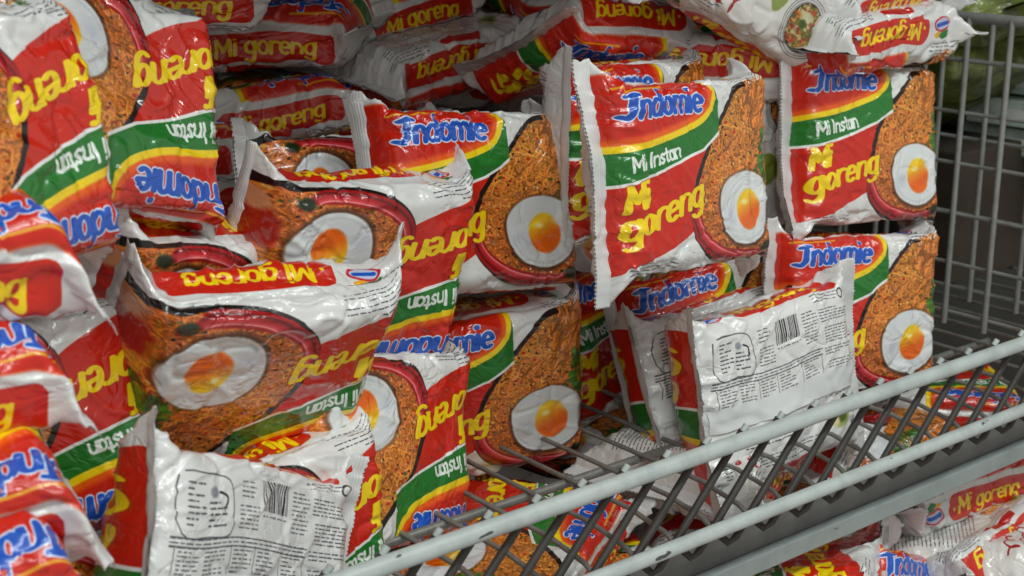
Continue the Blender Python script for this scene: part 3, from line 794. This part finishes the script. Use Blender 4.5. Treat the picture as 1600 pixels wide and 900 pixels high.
# ------------------------------------------------------------------ packets on the shelf
CATG = 'noodle packets on the wire shelf'
POSES = json.loads(r'''{"R1": {"loc": [0.4286, 0.1531, 0.2107], "q": [0.0216, -0.9992, -0.0306, -0.0149]},
"R2": {"loc": [0.4225, 0.1251, 0.1407], "q": [0.773, 0.6312, 0.0259, -0.0578]},
"R3": {"loc": [0.3981, 0.1039, 0.0399], "q": [0.7453, 0.6597, -0.0216, -0.0935]},
"M1": {"loc": [0.2217, 0.0872, 0.1538], "q": [0.7628, 0.6436, 0.0608, 0.0149]},
"M1b": {"loc": [0.2597, 0.1711, 0.1535], "q": [0.7159, 0.6945, 0.064, 0.0332]},
"M2": {"loc": [0.2947, 0.2322, 0.2004], "q": [0.2274, 0.972, 0.0046, -0.0589]},
"C0": {"loc": [0.2239, 0.3364, 0.1949], "q": [0.0472, -0.9941, -0.0841, -0.0504]},
"C00": {"loc": [0.2074, 0.3734, 0.2219], "q": [0.0687, 0.0684, 0.0109, -0.9952]},
"U1": {"loc": [0.1375, 0.3666, 0.2172], "q": [0.4154, -0.05, -0.0422, 0.9073]},
"U2": {"loc": [0.0843, 0.3411, 0.164], "q": [0.0134, 0.0329, -0.0987, -0.9945]},
"L1b": {"loc": [0.0982, 0.2205, 0.1188], "q": [0.0583, -0.1146, 0.5557, -0.8214]},
"L1": {"loc": [0.0527, 0.1469, 0.118], "q": [0.0222, 0.0707, -0.765, 0.6397]},
"L2": {"loc": [0.0517, 0.1301, 0.0265], "q": [0.0261, -0.1744, 0.6098, -0.7727]},
"L3": {"loc": [-0.0274, 0.1129, 0.0895], "q": [0.0573, 0.0134, -0.8556, 0.5143]},
"L4": {"loc": [-0.0335, 0.0906, 0.009], "q": [0.0809, -0.1043, 0.6839, -0.7175]},
"L6": {"loc": [-0.0517, 0.1642, 0.1178], "q": [0.0193, -0.1992, 0.8107, -0.5502]},
"T2": {"loc": [-0.0793, 0.143, 0.2151], "q": [0.02, -0.1898, 0.5542, -0.8102]},
"T1": {"loc": [-0.1596, 0.0799, 0.205], "q": [0.192, -0.1705, 0.6192, -0.742]},
"A1": {"loc": [-0.1972, 0.0854, 0.1851], "q": [0.0057, -0.0093, -0.1168, 0.9931]},
"A2": {"loc": [-0.2116, 0.0753, 0.1465], "q": [0.0024, -0.0122, 0.1155, -0.9932]},
"A3": {"loc": [-0.2145, 0.0564, 0.1097], "q": [0.0435, -0.0226, -0.1737, 0.9836]},
"A4": {"loc": [-0.2263, 0.0343, 0.0878], "q": [0.0068, 0.0057, 0.158, -0.9874]},
"B1": {"loc": [-0.1391, 0.1157, 0.0874], "q": [0.0338, -0.0839, 0.5951, -0.7986]},
"B2": {"loc": [-0.1375, 0.07, -0.0018], "q": [0.1502, -0.2987, 0.4926, -0.8035]},
"L5": {"loc": [-0.0772, 0.0545, 0.0353], "q": [0.5941, -0.7514, 0.0221, 0.2861]},
"M5": {"loc": [0.2915, 0.0824, 0.031], "q": [0.6417, -0.7668, -0.0101, -0.0139]},
"M4": {"loc": [0.2991, 0.129, 0.0188], "q": [0.5852, -0.8105, -0.0117, -0.0222]},
"C1": {"loc": [0.1467, 0.1709, 0.1342], "q": [0.7942, 0.6052, 0.0468, -0.0299]},
"C2": {"loc": [0.1561, 0.1758, 0.0233], "q": [0.6921, 0.7137, -0.0917, -0.0569]},
"C3": {"loc": [0.3019, 0.2195, 0.0188], "q": [0.747, 0.6588, 0.0484, 0.0746]},
"M3": {"loc": [0.32, 0.1458, 0.0242], "q": [0.8201, 0.5623, -0.0878, -0.0594]},
"MT": {"loc": [0.3743, 0.1981, 0.192], "q": [-0.0001, -0.9445, 0.3282, 0.0151]},
"R00": {"loc": [0.4452, 0.1651, 0.2432], "q": [0.1915, -0.979, -0.0635, -0.0276]},
"V1": {"loc": [0.3491, 0.1488, 0.2595], "q": [0.6821, 0.6842, 0.1247, -0.2261]},
"V2": {"loc": [0.415, 0.1682, 0.1381], "q": [0.0088, -0.0086, -0.7026, 0.7115]},
"G1": {"loc": [0.3456, 0.0931, -0.1269], "q": [0.2277, 0.9558, 0.1852, -0.017]},
"G3": {"loc": [0.4517, 0.0446, -0.1284], "q": [0.2886, 0.956, 0.0197, 0.0485]},
"G4": {"loc": [0.4629, 0.0877, -0.0925], "q": [0.0236, 0.0107, 0.1055, 0.9941]},
"G2": {"loc": [0.3787, 0.0301, -0.1498], "q": [0.8119, 0.5462, 0.1995, -0.0508]},
"F15": {"loc": [0.4, 0.135, -0.05], "q": [0.9909, 0.0237, 0.0207, 0.1309]},
"F16": {"loc": [0.505, 0.12, -0.052], "q": [0.3426, 0.0365, 0.0238, 0.9385]},
"F17": {"loc": [0.12, 0.11, -0.05], "q": [0.2591, 0.0298, -0.0101, -0.9653]},
"G8": {"loc": [0.5112, 0.0553, -0.115], "q": [0.1044, -0.0055, -0.052, 0.9932]},
"G9": {"loc": [0.4168, 0.1064, -0.12], "q": [0.1677, -0.0449, 0.2549, -0.9513]},
"M6": {"loc": [0.284, 0.113, -0.028], "q": [0.9848, 0.0, 0.0, 0.1736]},
"V3": {"loc": [0.4572, 0.0484, -0.12], "q": [0.9586, -0.0814, 0.031, 0.2711]},
"F1": {"loc": [0.01, 0.156, -0.0628], "q": [0.0304, -0.9663, 0.2367, -0.0968]},
"F2": {"loc": [0.171, 0.112, -0.0852], "q": [0.6412, 0.0326, -0.0524, -0.7649]},
"F3": {"loc": [0.315, 0.096, -0.0834], "q": [0.8923, 0.0935, -0.0078, -0.4415]},
"F4": {"loc": [0.431, 0.132, -0.0602], "q": [0.6498, 0.0849, -0.0191, -0.7551]},
"F5": {"loc": [0.095, 0.239, -0.0869], "q": [0.0343, 0.9986, 0.0186, 0.0355]},
"F6": {"loc": [0.255, 0.224, -0.0533], "q": [0.7378, 0.0415, -0.0841, -0.6684]},
"F7": {"loc": [0.398, 0.246, -0.0532], "q": [0.1394, -0.0875, -0.0035, -0.9864]},
"F8": {"loc": [0.517, 0.233, -0.0778], "q": [0.0962, -0.0789, -0.0011, 0.9922]},
"F9": {"loc": [-0.1, 0.265, -0.0752], "q": [0.0102, -0.1909, -0.9815, 0.0069]},
"F10": {"loc": [0.178, 0.351, -0.0705], "q": [0.7058, 0.0678, -0.0432, -0.7039]},
"F11": {"loc": [0.348, 0.356, -0.0728], "q": [0.7715, 0.0257, -0.0099, -0.6357]},
"F12": {"loc": [0.483, 0.345, -0.0854], "q": [0.7148, -0.0322, 0.0795, -0.6941]},
"F13": {"loc": [0.03, 0.383, -0.054], "q": [0.0344, -0.0069, 0.0526, 0.998]},
"F14": {"loc": [0.59, 0.339, -0.0664], "q": [0.0789, 0.0702, -0.9944, -0.0032]},
"G5": {"loc": [0.3038, 0.0595, -0.095], "q": [0.9503, -0.0961, 0.0153, 0.2957]},
"G6": {"loc": [0.2493, 0.0887, -0.105], "q": [0.2162, 0.0426, -0.0094, 0.9754]},
"G7": {"loc": [0.4609, 0.0911, -0.13], "q": [0.8848, 0.419, -0.0552, -0.1962]},
"K1": {"loc": [0.3, 0.33, 0.018], "q": [0.0872, 0.0, 0.0, 0.9962]},
"K2": {"loc": [0.1, 0.33, 0.13], "q": [0.1736, 0.0258, -0.0045, 0.9845]},
"K3": {"loc": [0.345, 0.29, 0.15], "q": [0.0023, -0.9959, 0.0871, 0.0261]},
"K4": {"loc": [0.05, 0.36, 0.245], "q": [0.1907, -0.0067, -0.0343, 0.981]},
"K5": {"loc": [0.35, 0.32, 0.235], "q": [0.0, -0.9914, 0.1305, 0.0]},
"K6": {"loc": [0.27, 0.36, 0.262], "q": [0.1038, 0.0233, -0.0288, 0.9939]},
"K8": {"loc": [0.02, 0.35, 0.155], "q": [0.1311, -0.0294, -0.0225, 0.9907]},
"K9": {"loc": [0.23, 0.39, 0.262], "q": [0.0, -0.9925, 0.1219, 0.0]},
"K10": {"loc": [0.29, 0.36, 0.178], "q": [0.0698, 0.0, 0.0, 0.9976]},
"K11": {"loc": [0.16, 0.36, 0.165], "q": [0.1564, 0.0172, -0.0027, 0.9875]},
"K7": {"loc": [0.25, 0.24, 0.1], "q": [0.7479, 0.6276, -0.1391, -0.1658]}}''')
BACK = dict(zf=(-.9, -.9), bend=(-1.7, -1.7))
OPT = {
 'T1': dict(mats=(M_GLOSS, M_SEAL), crush=1.25, zf=(-.9, 0), bend=(-1.9, -.5)), 'T2': dict(mats=(M_GLOSS, M_SEAL), crush=1.25, zf=(-.9, 0), bend=(-1.9, -.5)),
 'L1': dict(zf=(-.9, -.6), bend=(-1.9, -1.9)), 'L2': dict(zf=(-.9, 0), bend=(-1.9, -.5)),
 'L3': dict(mats=(M_GLOSS, M_SEAL), zf=(-.6, -.8), bend=(-.5, -1.8), curl=(0, 0, -.012, .006)), 'L4': dict(zf=(-.9, 0), bend=(-1.9, -.5)),
 'B1': dict(zf=(-.9, 0), bend=(-1.9, -.5)), 'B2': dict(zf=(-.9, 0), bend=(-1.9, -.5)),
 'L6': dict(zf=(-.5, 0), bend=(-.3, -.5)), 'L1b': dict(zf=(-.5, 0), bend=(-.6, -.5)),
 'C1': dict(zf=(0, -.9), bend=(-1.6, -1.8)), 'C2': dict(zf=(.1, -.9), bend=(-.6, -1.8)),
 'R2': dict(zf=(.1, -.9), bend=(.2, -1.8)), 'R3': dict(zf=(.1, -.9), bend=(.2, -1.6)),
 'M1': dict(zf=(.2, -.8), bend=(.1, -1.4)), 'M1b': dict(zf=(.3, -.6), bend=(1.4, -1.2)),
 'M3': dict(zf=(.1, -.6), bend=(-1.2, -1.2)), 'C3': dict(zf=(.0, -.6), bend=(.7, -1.2)),
 'L5': dict(zf=(-.55, -.3), bend=(-1.25, -.4)), 'M5': dict(zf=(-.55, -.3), bend=(-1.25, -.2)), 'M4': dict(zf=(-.55, -.3), bend=(-1.25, -.2)),
 'V1': dict(mats=(M_FILM2, M_SEAL)), 'V2': dict(mats=(M_FILM2, M_SEAL), bend=(.8, -.8)), 'V3': dict(mats=(M_FILM2, M_SEAL)), 'M6': dict(mats=(M_FILM2, M_SEAL), bend=(-.4, -.4)),
}

for a_ in ('A1', 'A2', 'A3', 'A4'): OPT[a_] = dict(zf=(-.6, 0), bend=(-1.1, 0), crush=1.2)
OFFSET = {'L6': (.016, -.002, -.012), 'L3': (0, 0, .004), 'T1': (.002, 0, .008), 'M5': (0, 0, -.011), 'M4': (0, 0, -.010), 'L5': (0, 0, -.010)}
LAB = {
 'R1': 'packet lying face down on the upper right one, white flared seal towards the grid',
 'R00': 'packet lying flat topmost in the upper right corner, only its red strip in the frame',
 'R2': 'upright packet with whole egg, upper of the two beside the wire grid',
 'R3': 'upright packet low in the right column, standing just above the front rail by the grid',
 'M1': 'largest upright packet right of centre, long white left seal, front fully in view',
 'M1b': 'upright packet squeezed behind the large centre right packet, only its left edge showing',
 'M2': 'face down packet at the top right of centre, dark blue name below its strip',
 'MT': 'short red strip packet tilted down to the right, above the large centre right packet',
 'V1': 'white packet with a small round dish photo, tilted at the top right',
 'V2': 'white packet with a round dish photo, wedged between the two tall upright packets at right',
 'M3': 'upright packet whose blue name shows just above the white backs',
 'M4': 'back facing white packet, left and rear one of the pair behind the rail',
 'M5': 'back facing white packet, right and front one of the pair behind the rail',
 'M6': 'white packet with red handwriting seen through the lattice behind the rails',
 'C0': 'face down packet with upside down strip, nearest above the centre egg packet',
 'C00': 'packet lying at the top edge of the centre, second strip above the centre egg packet',
 'C1': 'upright packet with whole egg, upper of the centre pair',
 'C2': 'upright packet at centre standing on the floor wires, lower of the centre pair',
 'C3': 'shadowed upright packet standing between the lower centre packet and the white backs',
 'U1': 'packet lying in the shade at the upper left centre, upper red strip with readable name',
 'U2': 'packet lying in the shade at the upper left centre, lower red strip with readable name',
 'L1': 'upside down packet left of centre, its yellow name meeting the centre packet',
 'L1b': 'upside down packet lying behind the left of centre one, white side with red strip end',
 'L2': 'upside down packet standing on the floor wires left of centre, beside the rail',
 'L3': 'large upside down packet at left with whole egg and a flared white corner',
 'L4': 'upside down packet between the large egg packet and the white back at lower left',
 'L5': 'white back facing packet with barcode and boxed text, front of the lower left heap',
 'L6': 'upside down packet whose red chilli edge shows just above the large left egg packet',
 'T1': 'upside down glossy packet cut by the upper left corner of the photo',
 'T2': 'upside down glossy packet at the upper left, green band ending over the lying packets',
 'A1': 'packet lying flat at the left edge, topmost of the four stacked there',
 'A2': 'packet lying flat at the left edge, second from the top of the four',
 'A3': 'packet lying flat at the left edge, third from the top, white seal pointing down right',
 'A4': 'packet lying flat in the lower left corner, lowest of the four',
 'B1': 'upside down packet between the left edge stack and the large egg packet',
 'B2': 'upside down packet at the bottom left, beneath the one between the left stacks',
 'G1': 'packet below the shelf lip whose red strip climbs steeply, left one at the bottom right',
 'G3': 'packet below the shelf lip with a steep red strip in the bottom right corner',
 'G4': 'shaded packet tucked right under the pale shelf lip at the right edge',
 'G2': 'packet with blue name below the shelf lip, at the bottom edge right of centre',
 'V3': 'white packet with red handwriting lying below the shelf lip at the bottom right',
 'G5': 'packet lying face up under the lip, leftmost clearly visible at the bottom edge',
 'G6': 'packet under the lip at the bottom edge, mostly cut off by the frame',
 'G7': 'packet leaning back in the dark below the shelf lip, between the steep red strips',
 'G8': 'packet lying flat below the lip at the far right edge, behind the steep strip',
 'G9': 'packet leaning steeply below the lip, just left of the steep red strip',
 'F1': 'packet in the heap under the floor wires, under the left end of the rail',
 'F2': 'packet in the heap under the floor wires, beneath the lower centre packet',
 'F3': 'packet in the heap under the floor wires, below the white handwriting packet',
 'F4': 'packet in the heap under the floor wires, at the right, below the two rails',
 'F5': 'packet in the heap under the floor wires, second row at left centre',
 'F6': 'packet in the heap under the floor wires, behind the lower centre packet, second row',
 'F7': 'packet in the heap under the floor wires, behind the white backs, second row',
 'F8': 'packet in the heap under the floor wires, near the divider, second row',
 'F9': 'packet in the heap under the floor wires, at the far left, second row',
 'F10': 'packet in the heap under the floor wires, in the third row at centre',
 'F11': 'packet in the heap under the floor wires, in the third row behind the white backs',
 'F12': 'packet in the heap under the floor wires, in the third row near the divider',
 'F13': 'packet in the heap under the floor wires, in the third row at left',
 'F14': 'packet in the heap under the floor wires, deepest, beyond the divider',
 'F15': 'face up packet just under the floor wires, beneath the low right packet',
 'F16': 'packet just under the floor wires, by the foot of the wire divider',
 'F17': 'face up packet just under the floor wires, in front of the lower centre packet',
 'K1': 'packet lying in the dark behind the pair of white backs, low down',
 'K2': 'packet lying in the dark behind the left of centre packet, at half height',
 'K3': 'packet lying in the dark behind the large centre right packet',
 'K4': 'packet lying topmost at the back, behind the glossy upper left packets',
 'K5': 'packet lying topmost at the back, behind the short tilted red strip',
 'K6': 'packet lying at the back on top of the top centre strips',
 'K7': 'upright packet in the dark behind the lower centre packet',
 'K8': 'packet lying at the back behind the glossy upper left packet, below the readable strips',
 'K9': 'packet lying face down at the back, at the very top of the centre',
 'K10': 'packet lying at the back between the top centre strips and the large centre right packet',
 'K11': 'packet lying at the back just above the centre egg packet',
}

import zlib
for i_, (n_, p_) in enumerate(POSES.items()):
    loc_ = [a + b for a, b in zip(p_['loc'], OFFSET.get(n_, (0, 0, 0)))]
    packet('noodle_packet', p_['q'], loc_, LAB.get(n_, n_), 'noodle packet', CATG, 100 + zlib.crc32(n_.encode()) % 900, **OPT.get(n_, {}))
